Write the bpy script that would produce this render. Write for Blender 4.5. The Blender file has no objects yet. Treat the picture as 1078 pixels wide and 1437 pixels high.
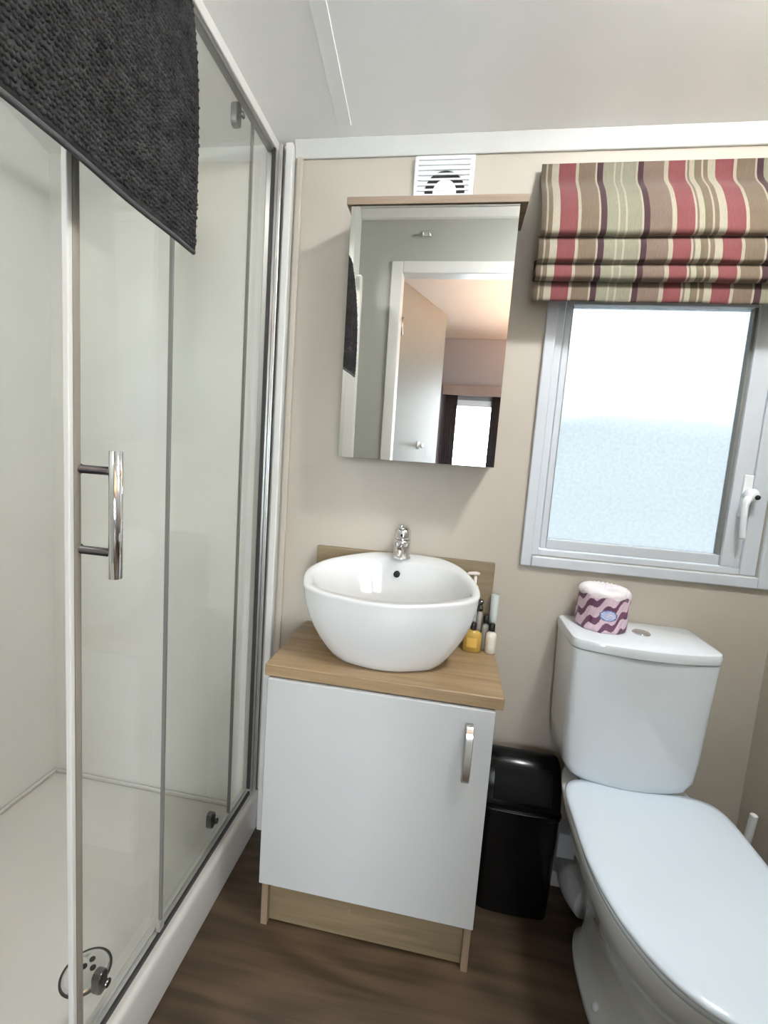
import bpy, bmesh, math, random
from mathutils import Vector, Matrix
random.seed(7)
S = bpy.context.scene
COL = S.collection
PI = math.pi

# ------------------------------------------------------------------ camera
cam_d = bpy.data.cameras.new('camera')
cam = bpy.data.objects.new('camera', cam_d)
COL.objects.link(cam)
S.camera = cam
F_PX = 617.18
cam_d.sensor_fit = 'VERTICAL'
cam_d.sensor_height = 36.0
cam_d.lens = F_PX / 1437.0 * 36.0
cam_d.clip_start = 0.01
cam_d.clip_end = 500
yaw, pitch, roll = -0.149343, -0.1104, 0.0720376
fwd = Vector((math.sin(yaw) * math.cos(pitch), math.cos(yaw) * math.cos(pitch), math.sin(pitch)))
rgt = Vector((math.cos(yaw), -math.sin(yaw), 0))
upv = rgt.cross(fwd)
r2 = math.cos(roll) * rgt + math.sin(roll) * upv
u2 = -math.sin(roll) * rgt + math.cos(roll) * upv
M3 = Matrix((r2, u2, -fwd)).transposed()
cam.matrix_world = Matrix.Translation((0.52198, -1.27133, 1.218)) @ M3.to_4x4()

# ------------------------------------------------------------------ world (overcast sky), lamps, exposure
w = bpy.data.worlds.new('sky')
S.world = w
w.use_nodes = True
bg = w.node_tree.nodes['Background']
bg.inputs['Color'].default_value = (0.88, 0.95, 1.0, 1)
bg.inputs['Strength'].default_value = 8.0
S.view_settings.view_transform = 'Standard'
S.view_settings.look = 'None'
S.view_settings.gamma = 1.0
S.view_settings.use_curve_mapping = False
S.view_settings.exposure = 1.86
S.cycles.max_bounces = 12
S.cycles.diffuse_bounces = 6
S.cycles.transparent_max_bounces = 16
S.cycles.caustics_reflective = False
S.cycles.caustics_refractive = False
S.cycles.sample_clamp_indirect = 6.0
S.cycles.use_denoising = True

def area(name, loc, rot, size, size_y, energy, color, shape='RECTANGLE', portal=False):
    d = bpy.data.lights.new(name, 'AREA')
    d.shape = shape
    d.size = size
    if shape in ('RECTANGLE', 'ELLIPSE'):
        d.size_y = size_y
    d.energy = energy
    d.color = color
    o = bpy.data.objects.new(name, d)
    o.location = loc
    o.rotation_euler = rot
    d.spread = math.radians(160) if not portal else PI
    COL.objects.link(o)
    if portal:
        d.cycles.is_portal = True
    return o

FILL_Y, FILL_X = -0.78, 1.08
CZ0, CSL = 2.080, 0.268           # ceiling height at the window wall and its slope towards the room

def ceil_z(y):
    return CZ0 - CSL * y

area('window_daylight_portal', (1.016, 0.075, 1.37), (-PI / 2, 0, 0), 0.44, 0.66, 1, (1, 1, 1), portal=True)
area('hall_window_daylight_portal', (0.665, -3.66, 1.2), (PI / 2, 0, 0), 0.36, 1.1, 1, (1, 1, 1), portal=True)
area('fill_window_portal', (1.35, -3.66, 1.20), (PI / 2, 0, 0), 0.70, 1.50, 1, (1, 1, 1), portal=True)  # portal for the added hall window
FILL_GLOW = 42.0                 # emission of the added fill lamp's opal dome (built with the lamp)
area('shower_fill_light', (-0.30, -0.95, ceil_z(-0.95) - 0.030), (0, 0, 0), 0.09, 0.09, 1.5, (1.0, 0.98, 0.95), shape='DISK')  # added fill that brightens the shower interior
hl = bpy.data.lights.new('hall_lamp_light', 'POINT')
hl.energy = 24.0
hl.color = (1.0, 0.46, 0.14)
hl.shadow_soft_size = 0.06
hlo = bpy.data.objects.new('hall_lamp_light', hl)
hlo.location = (1.42, -2.55, 1.96)
COL.objects.link(hlo)

# ------------------------------------------------------------------ helpers
WP = {}   # world origin of each object

def mesh_obj(name, bm, mats, parent=None, smooth=False, bevel=0.0, seg=2, kind=None):
    bmesh.ops.recalc_face_normals(bm, faces=bm.faces[:]) if bm.faces else None
    vs = [v.co for v in bm.verts]
    lo = Vector((min(v[i] for v in vs) for i in range(3)))
    hi = Vector((max(v[i] for v in vs) for i in range(3)))
    c = (lo + hi) / 2
    bmesh.ops.translate(bm, verts=bm.verts, vec=-c)
    me = bpy.data.meshes.new(name)
    bm.to_mesh(me)
    bm.free()
    if not isinstance(mats, (list, tuple)):
        mats = [mats]
    for m in mats:
        me.materials.append(m)
    o = bpy.data.objects.new(name, me)
    COL.objects.link(o)
    WP[o.name] = c
    if parent is not None:
        o.parent = parent
        o.location = c - WP[parent.name]
    else:
        o.location = c
    if smooth or bevel:
        for p in me.polygons:
            p.use_smooth = True
    if bevel:
        b = o.modifiers.new('bevel', 'BEVEL')
        b.width = bevel
        b.segments = seg
        b.limit_method = 'ANGLE'
        b.angle_limit = math.radians(35)
        b.harden_normals = True
    if kind:
        o['kind'] = kind
    return o

def empty(name, loc, label=None, cat=None, kind=None, group=None):
    o = bpy.data.objects.new(name, None)
    o.empty_display_size = 0.05
    o.location = loc
    COL.objects.link(o)
    WP[o.name] = Vector(loc)
    tag(o, label, cat, kind, group)
    return o

def tag(o, label=None, cat=None, kind=None, group=None):
    for k, v in (('label', label), ('category', cat), ('kind', kind), ('group', group)):
        if v:
            o[k] = v
    return o

def box(bm, x0, x1, y0, y1, z0, z1, mi=0):
    vs = [bm.verts.new((x, y, z)) for x in (x0, x1) for y in (y0, y1) for z in (z0, z1)]
    for f in ((0, 1, 3, 2), (4, 6, 7, 5), (0, 4, 5, 1), (2, 3, 7, 6), (0, 2, 6, 4), (1, 5, 7, 3)):
        bm.faces.new([vs[i] for i in f]).material_index = mi
    return vs

def B(*boxes):
    bm = bmesh.new()
    for b in boxes:
        box(bm, *b)
    return bm

def loft(bm, rings, cap0=True, cap1=True, closed=True, mi=0):
    vr = [[bm.verts.new(p) for p in r] for r in rings]
    n = len(vr[0])
    for a, b in zip(vr, vr[1:]):
        for i in range(n if closed else n - 1):
            j = (i + 1) % n
            bm.faces.new((a[i], a[j], b[j], b[i])).material_index = mi
    if cap0:
        bm.faces.new(list(reversed(vr[0]))).material_index = mi
    if cap1:
        bm.faces.new(vr[-1]).material_index = mi
    return vr

def basis(d):
    d = Vector(d).normalized()
    a = Vector((0, 0, 1)) if abs(d.z) < 0.9 else Vector((1, 0, 0))
    u = d.cross(a).normalized()
    return u, d.cross(u).normalized()

def tube(bm, pts, r, n=16, caps=True, flat=1.0):
    pts = [Vector(p) for p in pts]
    rs = r if isinstance(r, (list, tuple)) else [r] * len(pts)
    u0 = None
    rings = []
    for i, p in enumerate(pts):
        d = (pts[min(i + 1, len(pts) - 1)] - pts[max(i - 1, 0)]).normalized()
        if u0 is None:
            u, v = basis(d)
        else:
            u = (u0 - d * u0.dot(d)).normalized()
            v = d.cross(u)
        u0 = u
        rings.append([p + u * rs[i] * math.cos(2 * PI * k / n) + v * rs[i] * flat * math.sin(2 * PI * k / n) for k in range(n)])
    loft(bm, rings, caps, caps)

def lathe(bm, prof, c, n=32, axis='z', cap0=True, cap1=True, mi=0):
    c = Vector(c)
    rings = []
    for r, h in prof:
        r = max(r, 1e-5)
        ring = []
        for k in range(n):
            a = 2 * PI * k / n
            p = Vector((r * math.cos(a), r * math.sin(a), h))
            if axis == 'y':
                p = Vector((p.x, -p.z, p.y))
            elif axis == 'x':
                p = Vector((p.z, p.x, p.y))
            ring.append(c + p)
        rings.append(ring)
    loft(bm, rings, cap0, cap1, mi=mi)

def prism(bm, poly, axis, a, b):
    # poly: 2-D points in the two other axes, extruded along axis from a to b
    def P(p, t):
        return {'x': (t, p[0], p[1]), 'y': (p[0], t, p[1]), 'z': (p[0], p[1], t)}[axis]
    loft(bm, [[P(p, a) for p in poly], [P(p, b) for p in poly]])

def catmull(pts, sub=8, closed=True):
    out = []
    n = len(pts)
    for i in range(n if closed else n - 1):
        p0, p1, p2, p3 = (Vector(pts[(i + k) % n]) if closed else Vector(pts[min(max(i + k, 0), n - 1)]) for k in (-1, 0, 1, 2))
        for s in range(sub):
            t = s / sub
            out.append(0.5 * ((2 * p1) + (p2 - p0) * t + (2 * p0 - 5 * p1 + 4 * p2 - p3) * t * t + (3 * p1 - p0 - 3 * p2 + p3) * t ** 3))
    if not closed:
        out.append(Vector(pts[-1]))
    return out

# ------------------------------------------------------------------ materials
def mat(name, col, rough=0.5, metal=0.0, spec=0.5, coat=0.0, vary=0.04, vscale=6.0, bump=0.0, bscale=80.0):
    m = bpy.data.materials.new(name)
    m.use_nodes = True
    nt = m.node_tree
    p = nt.nodes['Principled BSDF']
    p.inputs['Roughness'].default_value = rough
    p.inputs['Metallic'].default_value = metal
    p.inputs['Specular IOR Level'].default_value = spec
    p.inputs['Coat Weight'].default_value = coat
    p.inputs['Coat Roughness'].default_value = 0.06
    tc = nt.nodes.new('ShaderNodeTexCoord')
    nz = nt.nodes.new('ShaderNodeTexNoise')
    nz.inputs['Scale'].default_value = vscale
    nz.inputs['Detail'].default_value = 3
    nt.links.new(tc.outputs['Object'], nz.inputs['Vector'])
    rp = nt.nodes.new('ShaderNodeValToRGB')
    c = Vector(col)
    rp.color_ramp.elements[0].position = 0.3
    rp.color_ramp.elements[1].position = 0.7
    rp.color_ramp.elements[0].color = (*(c * (1 - vary)), 1)
    rp.color_ramp.elements[1].color = (*(c * (1 + vary)), 1)
    nt.links.new(nz.outputs['Fac'], rp.inputs['Fac'])
    nt.links.new(rp.outputs['Color'], p.inputs['Base Color'])
    if bump:
        n2 = nt.nodes.new('ShaderNodeTexNoise')
        n2.inputs['Scale'].default_value = bscale
        nt.links.new(tc.outputs['Object'], n2.inputs['Vector'])
        bp = nt.nodes.new('ShaderNodeBump')
        bp.inputs['Strength'].default_value = bump
        bp.inputs['Distance'].default_value = 0.002
        nt.links.new(n2.outputs['Fac'], bp.inputs['Height'])
        nt.links.new(bp.outputs['Normal'], p.inputs['Normal'])
    return m

def wood_mat(name, dark, light, axis, scale=1.0, rough=0.5, rings=0.0, streak=1.0):
    m = bpy.data.materials.new(name)
    m.use_nodes = True
    nt = m.node_tree
    p = nt.nodes['Principled BSDF']
    p.inputs['Roughness'].default_value = rough
    tc = nt.nodes.new('ShaderNodeTexCoord')
    mp = nt.nodes.new('ShaderNodeMapping')
    sc = [28 * scale * streak] * 3
    sc['xyz'.index(axis)] = 1.6 * scale
    mp.inputs['Scale'].default_value = sc
    nt.links.new(tc.outputs['Object'], mp.inputs['Vector'])
    nz = nt.nodes.new('ShaderNodeTexNoise')
    nz.inputs['Scale'].default_value = 2.0
    nz.inputs['Detail'].default_value = 6
    nz.inputs['Distortion'].default_value = 0.6
    nt.links.new(mp.outputs['Vector'], nz.inputs['Vector'])
    fac = nz.outputs['Fac']
    if rings:
        mp2 = nt.nodes.new('ShaderNodeMapping')
        s2 = [9 * scale] * 3
        s2['xyz'.index(axis)] = 2.2 * scale
        mp2.inputs['Scale'].default_value = s2
        nt.links.new(tc.outputs['Object'], mp2.inputs['Vector'])
        n0 = nt.nodes.new('ShaderNodeTexNoise')
        n0.inputs['Scale'].default_value = 0.55
        n0.inputs['Detail'].default_value = 1
        nt.links.new(mp2.outputs['Vector'], n0.inputs['Vector'])
        mu = nt.nodes.new('ShaderNodeMath')
        mu.operation = 'MULTIPLY'
        mu.inputs[1].default_value = 70
        nt.links.new(n0.outputs['Fac'], mu.inputs[0])
        sn = nt.nodes.new('ShaderNodeMath')
        sn.operation = 'SINE'
        nt.links.new(mu.outputs[0], sn.inputs[0])
        m2 = nt.nodes.new('ShaderNodeMath')
        m2.operation = 'MULTIPLY_ADD'
        m2.inputs[1].default_value = 0.09 * rings
        nt.links.new(sn.outputs[0], m2.inputs[0])
        nt.links.new(fac, m2.inputs[2])
        fac = m2.outputs[0]
    rp = nt.nodes.new('ShaderNodeValToRGB')
    rp.color_ramp.elements[0].position = 0.3
    rp.color_ramp.elements[1].position = 0.72
    rp.color_ramp.elements[0].color = (*dark, 1)
    rp.color_ramp.elements[1].color = (*light, 1)
    nt.links.new(fac, rp.inputs['Fac'])
    nt.links.new(rp.outputs['Color'], p.inputs['Base Color'])
    bp = nt.nodes.new('ShaderNodeBump')
    bp.inputs['Strength'].default_value = 0.15
    bp.inputs['Distance'].default_value = 0.001
    nt.links.new(fac, bp.inputs['Height'])
    nt.links.new(bp.outputs['Normal'], p.inputs['Normal'])
    return m

def clear_glass(name, tint, refl=1.0):
    # thin sheet: straight transmission plus the mirror reflection of its two faces
    m = bpy.data.materials.new(name)
    m.use_nodes = True
    nt = m.node_tree
    nt.nodes.clear()
    out = nt.nodes.new('ShaderNodeOutputMaterial')
    tr = nt.nodes.new('ShaderNodeBsdfTransparent')
    tr.inputs['Color'].default_value = (*tint, 1)
    gl = nt.nodes.new('ShaderNodeBsdfGlossy')
    gl.inputs['Roughness'].default_value = 0.0
    # Schlick reflectance, the same from either side of the sheet
    ge = nt.nodes.new('ShaderNodeNewGeometry')
    dp = nt.nodes.new('ShaderNodeVectorMath')
    dp.operation = 'DOT_PRODUCT'
    nt.links.new(ge.outputs['Incoming'], dp.inputs[0])
    nt.links.new(ge.outputs['Normal'], dp.inputs[1])
    ab = nt.nodes.new('ShaderNodeMath')
    ab.operation = 'ABSOLUTE'
    nt.links.new(dp.outputs['Value'], ab.inputs[0])
    om = nt.nodes.new('ShaderNodeMath')
    om.operation = 'SUBTRACT'
    om.inputs[0].default_value = 1.0
    nt.links.new(ab.outputs[0], om.inputs[1])
    pw = nt.nodes.new('ShaderNodeMath')
    pw.operation = 'POWER'
    pw.inputs[1].default_value = 5.0
    nt.links.new(om.outputs[0], pw.inputs[0])
    fr = nt.nodes.new('ShaderNodeMath')
    fr.operation = 'MULTIPLY_ADD'
    fr.inputs[1].default_value = 0.96
    fr.inputs[2].default_value = 0.04
    nt.links.new(pw.outputs[0], fr.inputs[0])
    nz = nt.nodes.new('ShaderNodeTexNoise')
    nz.inputs['Scale'].default_value = 3.0
    mr = nt.nodes.new('ShaderNodeMapRange')
    mr.inputs['To Min'].default_value = 0.95 * refl
    mr.inputs['To Max'].default_value = 1.05 * refl
    nt.links.new(nz.outputs['Fac'], mr.inputs['Value'])
    mu = nt.nodes.new('ShaderNodeMath')
    mu.operation = 'MULTIPLY'
    nt.links.new(fr.outputs[0], mu.inputs[0])
    nt.links.new(mr.outputs[0], mu.inputs[1])
    mx = nt.nodes.new('ShaderNodeMixShader')
    nt.links.new(mu.outputs[0], mx.inputs[0])
    nt.links.new(tr.outputs[0], mx.inputs[1])
    nt.links.new(gl.outputs[0], mx.inputs[2])
    nt.links.new(mx.outputs[0], out.inputs['Surface'])
    return m

def frosted_glass(name):
    m = bpy.data.materials.new(name)
    m.use_nodes = True
    nt = m.node_tree
    nt.nodes.clear()
    out = nt.nodes.new('ShaderNodeOutputMaterial')
    tr = nt.nodes.new('ShaderNodeBsdfTransparent')
    tr.inputs['Color'].default_value = (0.222, 0.23, 0.234, 1)
    tl = nt.nodes.new('ShaderNodeBsdfTranslucent')
    tl.inputs['Color'].default_value = (0.222, 0.23, 0.234, 1)
    vo = nt.nodes.new('ShaderNodeTexNoise')
    vo.inputs['Scale'].default_value = 120
    vo.inputs['Detail'].default_value = 4
    tc = nt.nodes.new('ShaderNodeTexCoord')
    nt.links.new(tc.outputs['Object'], vo.inputs['Vector'])
    mr = nt.nodes.new('ShaderNodeMapRange')
    mr.inputs['From Min'].default_value = 0.3
    mr.inputs['From Max'].default_value = 0.7
    mr.inputs['To Min'].default_value = 0.12
    mr.inputs['To Max'].default_value = 0.24
    nt.links.new(vo.outputs['Fac'], mr.inputs['Value'])
    cr = nt.nodes.new('ShaderNodeValToRGB')
    cr.color_ramp.elements[0].position = 0.35
    cr.color_ramp.elements[1].position = 0.65
    cr.color_ramp.elements[0].color = (0.200, 0.210, 0.215, 1)
    cr.color_ramp.elements[1].color = (0.246, 0.252, 0.254, 1)
    nt.links.new(vo.outputs['Fac'], cr.inputs['Fac'])
    nt.links.new(cr.outputs['Color'], tr.inputs['Color'])
    mx = nt.nodes.new('ShaderNodeMixShader')
    nt.links.new(mr.outputs[0], mx.inputs[0])
    nt.links.new(tr.outputs[0], mx.inputs[1])
    nt.links.new(tl.outputs[0], mx.inputs[2])
    rf = nt.nodes.new('ShaderNodeBsdfRefraction')
    rf.inputs['Color'].default_value = (0.222, 0.23, 0.234, 1)
    rf.inputs['Roughness'].default_value = 0.32
    rf.inputs['IOR'].default_value = 1.12
    m2 = nt.nodes.new('ShaderNodeMixShader')
    m2.inputs[0].default_value = 0.45
    nt.links.new(mx.outputs[0], m2.inputs[1])
    nt.links.new(rf.outputs[0], m2.inputs[2])
    nt.links.new(m2.outputs[0], out.inputs['Surface'])
    return m

def emit_mat(name, col, strength):
    m = bpy.data.materials.new(name)
    m.use_nodes = True
    p = m.node_tree.nodes['Principled BSDF']
    p.inputs['Base Color'].default_value = (0.9, 0.9, 0.88, 1)
    p.inputs['Emission Color'].default_value = (*col, 1)
    p.inputs['Emission Strength'].default_value = strength
    return m

def stripe_mat(name, x0):
    m = bpy.data.materials.new(name)
    m.use_nodes = True
    nt = m.node_tree
    p = nt.nodes['Principled BSDF']
    p.inputs['Roughness'].default_value = 0.85
    p.inputs['Specular IOR Level'].default_value = 0.15
    p.inputs['Sheen Weight'].default_value = 0.2
    tc = nt.nodes.new('ShaderNodeTexCoord')
    sx = nt.nodes.new('ShaderNodeSeparateXYZ')
    nt.links.new(tc.outputs['Object'], sx.inputs[0])
    PER = 0.360
    ad = nt.nodes.new('ShaderNodeMath')
    ad.operation = 'ADD'
    ad.inputs[1].default_value = x0 + 3 * PER     # x0: object centre minus left edge
    nt.links.new(sx.outputs['X'], ad.inputs[0])
    md = nt.nodes.new('ShaderNodeMath')
    md.operation = 'MODULO'
    md.inputs[1].default_value = PER
    nt.links.new(ad.outputs[0], md.inputs[0])
    dv = nt.nodes.new('ShaderNodeMath')
    dv.operation = 'DIVIDE'
    dv.inputs[1].default_value = PER
    nt.links.new(md.outputs[0], dv.inputs[0])
    rp = nt.nodes.new('ShaderNodeValToRGB')
    rp.color_ramp.interpolation = 'CONSTANT'
    cream = (0.30, 0.272, 0.21)
    brown = (0.140, 0.104, 0.072)
    taupe = (0.150, 0.108, 0.084)
    red = (0.165, 0.050, 0.052)
    purple = (0.050, 0.024, 0.028)
    sage = (0.195, 0.187, 0.135)
    olive = (0.115, 0.11, 0.06)
    # positions in the photograph's crop units (650 units to one repeat), from the blind's left edge at 170
    st = [(170, brown), (188, cream), (196, brown), (214, cream), (246, red), (318, cream), (331, brown), (403, cream), (411, purple),
          (436, sage), (482, cream), (488, sage), (512, cream), (518, sage), (574, cream), (583, purple), (606, taupe), (690, cream),
          (706, red), (776, cream), (783, taupe), (790, cream), (811, olive), (818, olive)]
    els = rp.color_ramp.elements
    els[0].position = 0
    els[0].color = (*st[0][1], 1)
    els[1].position = (st[1][0] - 170) / 650
    els[1].color = (*st[1][1], 1)
    for pos, c in st[2:]:
        e = els.new((pos - 170) / 650)
        e.color = (*c, 1)
    nt.links.new(dv.outputs[0], rp.inputs['Fac'])
    nz = nt.nodes.new('ShaderNodeTexNoise')
    nz.inputs['Scale'].default_value = 160
    mp = nt.nodes.new('ShaderNodeMapping')
    mp.inputs['Scale'].default_value = (3.0, 1, 0.3)
    nt.links.new(tc.outputs['Object'], mp.inputs['Vector'])
    nt.links.new(mp.outputs['Vector'], nz.inputs['Vector'])
    mr = nt.nodes.new('ShaderNodeMapRange')
    mr.inputs['To Min'].default_value = 0.8
    mr.inputs['To Max'].default_value = 1.2
    nt.links.new(nz.outputs['Fac'], mr.inputs['Value'])
    mm = nt.nodes.new('ShaderNodeVectorMath')
    mm.operation = 'SCALE'
    nt.links.new(rp.outputs['Color'], mm.inputs[0])
    nt.links.new(mr.outputs[0], mm.inputs['Scale'])
    nt.links.new(mm.outputs[0], p.inputs['Base Color'])
    bp = nt.nodes.new('ShaderNodeBump')
    bp.inputs['Strength'].default_value = 0.2
    bp.inputs['Distance'].default_value = 0.0006
    nt.links.new(nz.outputs['Fac'], bp.inputs['Height'])
    nt.links.new(bp.outputs['Normal'], p.inputs['Normal'])
    return m

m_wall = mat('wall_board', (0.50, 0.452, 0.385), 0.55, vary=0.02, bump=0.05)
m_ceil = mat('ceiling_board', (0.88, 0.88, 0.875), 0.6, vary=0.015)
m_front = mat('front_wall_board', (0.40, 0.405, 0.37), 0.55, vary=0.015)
m_cove = mat('coving_board', (0.60, 0.60, 0.58), 0.6, vary=0.015)
m_trim = mat('white_trim', (0.70, 0.695, 0.67), 0.35, vary=0.015)
m_pvc = mat('window_pvc', (0.58, 0.61, 0.65), 0.3, vary=0.015)
m_shower = mat('shower_panel', (0.76, 0.77, 0.74), 0.3, vary=0.02)
m_tray = mat('shower_tray_acrylic', (0.62, 0.615, 0.585), 0.22, vary=0.02)
m_floor = wood_mat('floor_vinyl', (0.050, 0.032, 0.018), (0.108, 0.071, 0.043), 'x', 0.75, 0.42, rings=1.3)
m_oak = wood_mat('oak_worktop', (0.25, 0.165, 0.085), (0.40, 0.285, 0.165), 'x', 1.0, 0.36)
m_oak_s = wood_mat('oak_board', (0.20, 0.148, 0.082), (0.29, 0.222, 0.135), 'x', 0.9, 0.5)
m_oak_v = wood_mat('oak_edge', (0.25, 0.175, 0.112), (0.34, 0.25, 0.165), 'z', 0.9, 0.5)
m_taupe = wood_mat('taupe_oak', (0.23, 0.165, 0.12), (0.34, 0.255, 0.19), 'x', 1.0, 0.5)
m_white = mat('cabinet_white', (0.52, 0.53, 0.525), 0.32, vary=0.015)
m_cer = mat('white_ceramic', (0.70, 0.705, 0.70), 0.08, coat=0.6, vary=0.008)
m_wc = mat('toilet_ceramic', (0.76, 0.81, 0.85), 0.09, coat=0.6, vary=0.008)
m_seat = mat('toilet_seat_plastic', (0.70, 0.78, 0.86), 0.14, vary=0.008)
m_chrome = mat('chrome', (0.78, 0.78, 0.79), 0.07, metal=1.0, vary=0.02)
m_satin = mat('satin_nickel', (0.60, 0.58, 0.54), 0.28, metal=1.0, vary=0.03)
m_alu = mat('brushed_aluminium', (0.62, 0.62, 0.60), 0.32, metal=0.85, vary=0.03)
m_profile = mat('bronze_grey_profile', (0.27, 0.245, 0.205), 0.4)
m_roller = mat('dark_chrome', (0.16, 0.16, 0.165), 0.2, metal=1.0)
m_seal = mat('dark_seal', (0.035, 0.034, 0.032), 0.5)
m_greyseal = mat('grey_seal', (0.20, 0.20, 0.185), 0.45)
m_mirror = mat('mirror_silver', (0.90, 0.905, 0.89), 0.0, metal=1.0, vary=0.004)
m_glass = clear_glass('shower_glass', (0.988, 0.992, 0.984), 1.0)
m_frost = frosted_glass('obscure_glass')
m_pane = clear_glass('hall_window_glass', (0.98, 0.99, 1.0), 1.0)
m_black = mat('black_plastic', (0.003, 0.003, 0.003), 0.2, spec=0.3, vary=0.1)
m_blackflap = mat('black_matt_plastic', (0.004, 0.004, 0.004), 0.5, spec=0.12, vary=0.1)
m_hole = mat('dark_opening', (0.006, 0.006, 0.006), 0.7)
m_towel = mat('charcoal_chenille', (0.040, 0.0395, 0.040), 0.95, spec=0.1, vary=0.45, vscale=45)
m_hem = mat('charcoal_hem', (0.085, 0.088, 0.090), 0.9, spec=0.1, vary=0.15, bump=0.4, bscale=400)
m_vent = mat('vent_plastic', (0.80, 0.82, 0.84), 0.35, vary=0.01)
m_rollw = mat('roll_wrapper_pink', (0.72, 0.55, 0.63), 0.35, vary=0.06, vscale=60, bump=0.3, bscale=90)
m_rollp = mat('roll_wrapper_purple', (0.155, 0.060, 0.120), 0.35, vary=0.1)
m_rollb = mat('roll_logo_blue', (0.14, 0.20, 0.42), 0.35)
m_rolll = mat('roll_logo_light_blue', (0.42, 0.52, 0.80), 0.35)
m_rollwh = mat('roll_wrapper_white', (0.83, 0.78, 0.80), 0.4, vary=0.04, vscale=80, bump=0.4, bscale=120)
m_paper = mat('tissue_paper', (0.80, 0.78, 0.76), 0.9)
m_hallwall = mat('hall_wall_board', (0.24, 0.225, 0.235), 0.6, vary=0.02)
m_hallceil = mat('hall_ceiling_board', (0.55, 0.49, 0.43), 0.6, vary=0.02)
m_door = mat('door_board', (0.20, 0.20, 0.18), 0.4, vary=0.02)
m_curtain = mat('dark_curtain', (0.055, 0.048, 0.052), 0.9, vary=0.15, vscale=25)
m_pelmet = mat('pelmet_fabric', (0.24, 0.19, 0.165), 0.8, vary=0.1)
m_ground = mat('gravel_ground', (0.60, 0.62, 0.62), 0.95, vary=0.06, vscale=0.9)
m_hill = mat('hazy_hill', (0.60, 0.62, 0.62), 0.95, vary=0.08, vscale=0.05)

# ------------------------------------------------------------------ the setting
XL, XR, YF = -0.78, 1.385, -1.38
WX0, WX1, WZ0, WZ1 = 0.758, 1.330, 0.991, 1.72      # window hole
DX0, DX1, DZ1 = 0.165, 0.82, 2.150                  # doorway hole

mesh_obj('floor', B((XL - 0.05, XR + 0.05, -1.44, 0.05, -0.04, 0.0)), m_floor, kind='structure')
mesh_obj('wall_back', B((XL - .05, WX0, 0, .06, 0, 2.2), (WX1, XR + .05, 0, .06, 0, 2.2), (WX0, WX1, 0, .06, 0, WZ0), (WX0, WX1, 0, .06, WZ1, 2.2)), m_wall, kind='structure')
mesh_obj('wall_right', B((XR, XR + .05, YF - .06, 0, 0, 2.6)), m_wall, kind='structure')
mesh_obj('wall_left', B((XL - .05, XL, YF - .06, 0, 0, 2.6)), m_shower, kind='structure')
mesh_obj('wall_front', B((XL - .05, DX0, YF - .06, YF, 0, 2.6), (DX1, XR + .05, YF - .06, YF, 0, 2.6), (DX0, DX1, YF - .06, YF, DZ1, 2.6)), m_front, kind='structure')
mesh_obj('wall_shower_back', B((XL, -0.046, -0.005, 0, 0.0, 2.09)), m_shower, kind='structure')
mesh_obj('wall_shower_end', B((XL, -0.060, YF, -1.25, 0.0, 2.5)), m_shower, kind='structure')
bm = bmesh.new()
prism(bm, [(0.06, CZ0 - 0.06 * CSL), (YF - .06, ceil_z(YF - .06)), (YF - .06, ceil_z(YF - .06) + .05), (0.06, CZ0 + .05)], 'x', XL - .05, XR + .05)
mesh_obj('ceiling', bm, m_ceil, kind='structure')
# panel joint strip running up the ceiling
bm = bmesh.new()
for (xa, xb, t) in ((0.140, 0.178, 0.0035),):
    prism(bm, [(-0.05, ceil_z(-.05)), (YF, ceil_z(YF)), (YF, ceil_z(YF) - t), (-0.05, ceil_z(-.05) - t)], 'x', xa, xb)
mesh_obj('trim_1', bm, m_ceil, bevel=0.003, kind='structure')
# coving along the window wall
bm = bmesh.new()
prism(bm, [(0, 2.042), (-0.006, 2.042), (-0.009, 2.050), (-0.012, 2.068), (-0.020, 2.0845), (0, 2.0805)], 'x', 0.011, XR)
mesh_obj('trim_2', bm, m_cove, bevel=0.002, kind='structure')
bm = bmesh.new()
prism(bm, [(YF, ceil_z(YF) - .05), (YF + .012, ceil_z(YF) - .045), (YF + .035, ceil_z(YF) - .012), (YF, ceil_z(YF))], 'x', -0.06, XR)
mesh_obj('trim_3', bm, m_trim, kind='structure')
# white end batten of the shower wall, corner bead in the right-hand corner
mesh_obj('trim_4', B((-0.012, 0.010, -0.026, 0, 0.0, 2.074)), m_trim, bevel=0.004, kind='structure')
mesh_obj('trim_5', B((0.016, 0.034, -0.012, 0, 0.0, 2.045)), m_wall, bevel=0.004, kind='structure')
mesh_obj('baseboard_right', B((XR - .010, XR, YF, -0.012, 0, 0.05)), m_trim, bevel=0.003, kind='structure')
mesh_obj('baseboard_back', B((0.70, XR - .012, -0.010, 0, 0, 0.05)), m_trim, bevel=0.003, kind='structure')

# window
win = empty('window_1', (1.045, 0, WZ0), kind='structure')
def bar(name, x0, x1, y0, y1, z0, z1, m, par, bev=0.003):
    return mesh_obj(name, B((x0, x1, y0, y1, z0, z1)), m, par, bevel=bev)
TX0, TX1, TZ0, TZ1 = 0.7285, 1.376, 0.961, 1.75
bar('architrave', TX0, WX0, -.012, 0.0, TZ0, TZ1, m_pvc, win, .004)
bar('architrave', WX1, TX1, -.012, 0.0, TZ0, TZ1, m_pvc, win, .004)
bar('architrave', WX0, WX1, -.012, 0.0, TZ0, WZ0, m_pvc, win, .004)
bar('architrave', WX0, WX1, -.012, 0.0, WZ1, TZ1, m_pvc, win, .004)
FX = 0.020
bar('frame_member', WX0, WX0 + FX, .004, .05, WZ0, WZ1, m_pvc, win)
bar('frame_member', 1.291, WX1, .004, .05, WZ0, WZ1, m_pvc, win)
bar('frame_member', WX0 + FX, 1.291, .004, .05, WZ0, WZ0 + .018, m_pvc, win)
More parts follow.
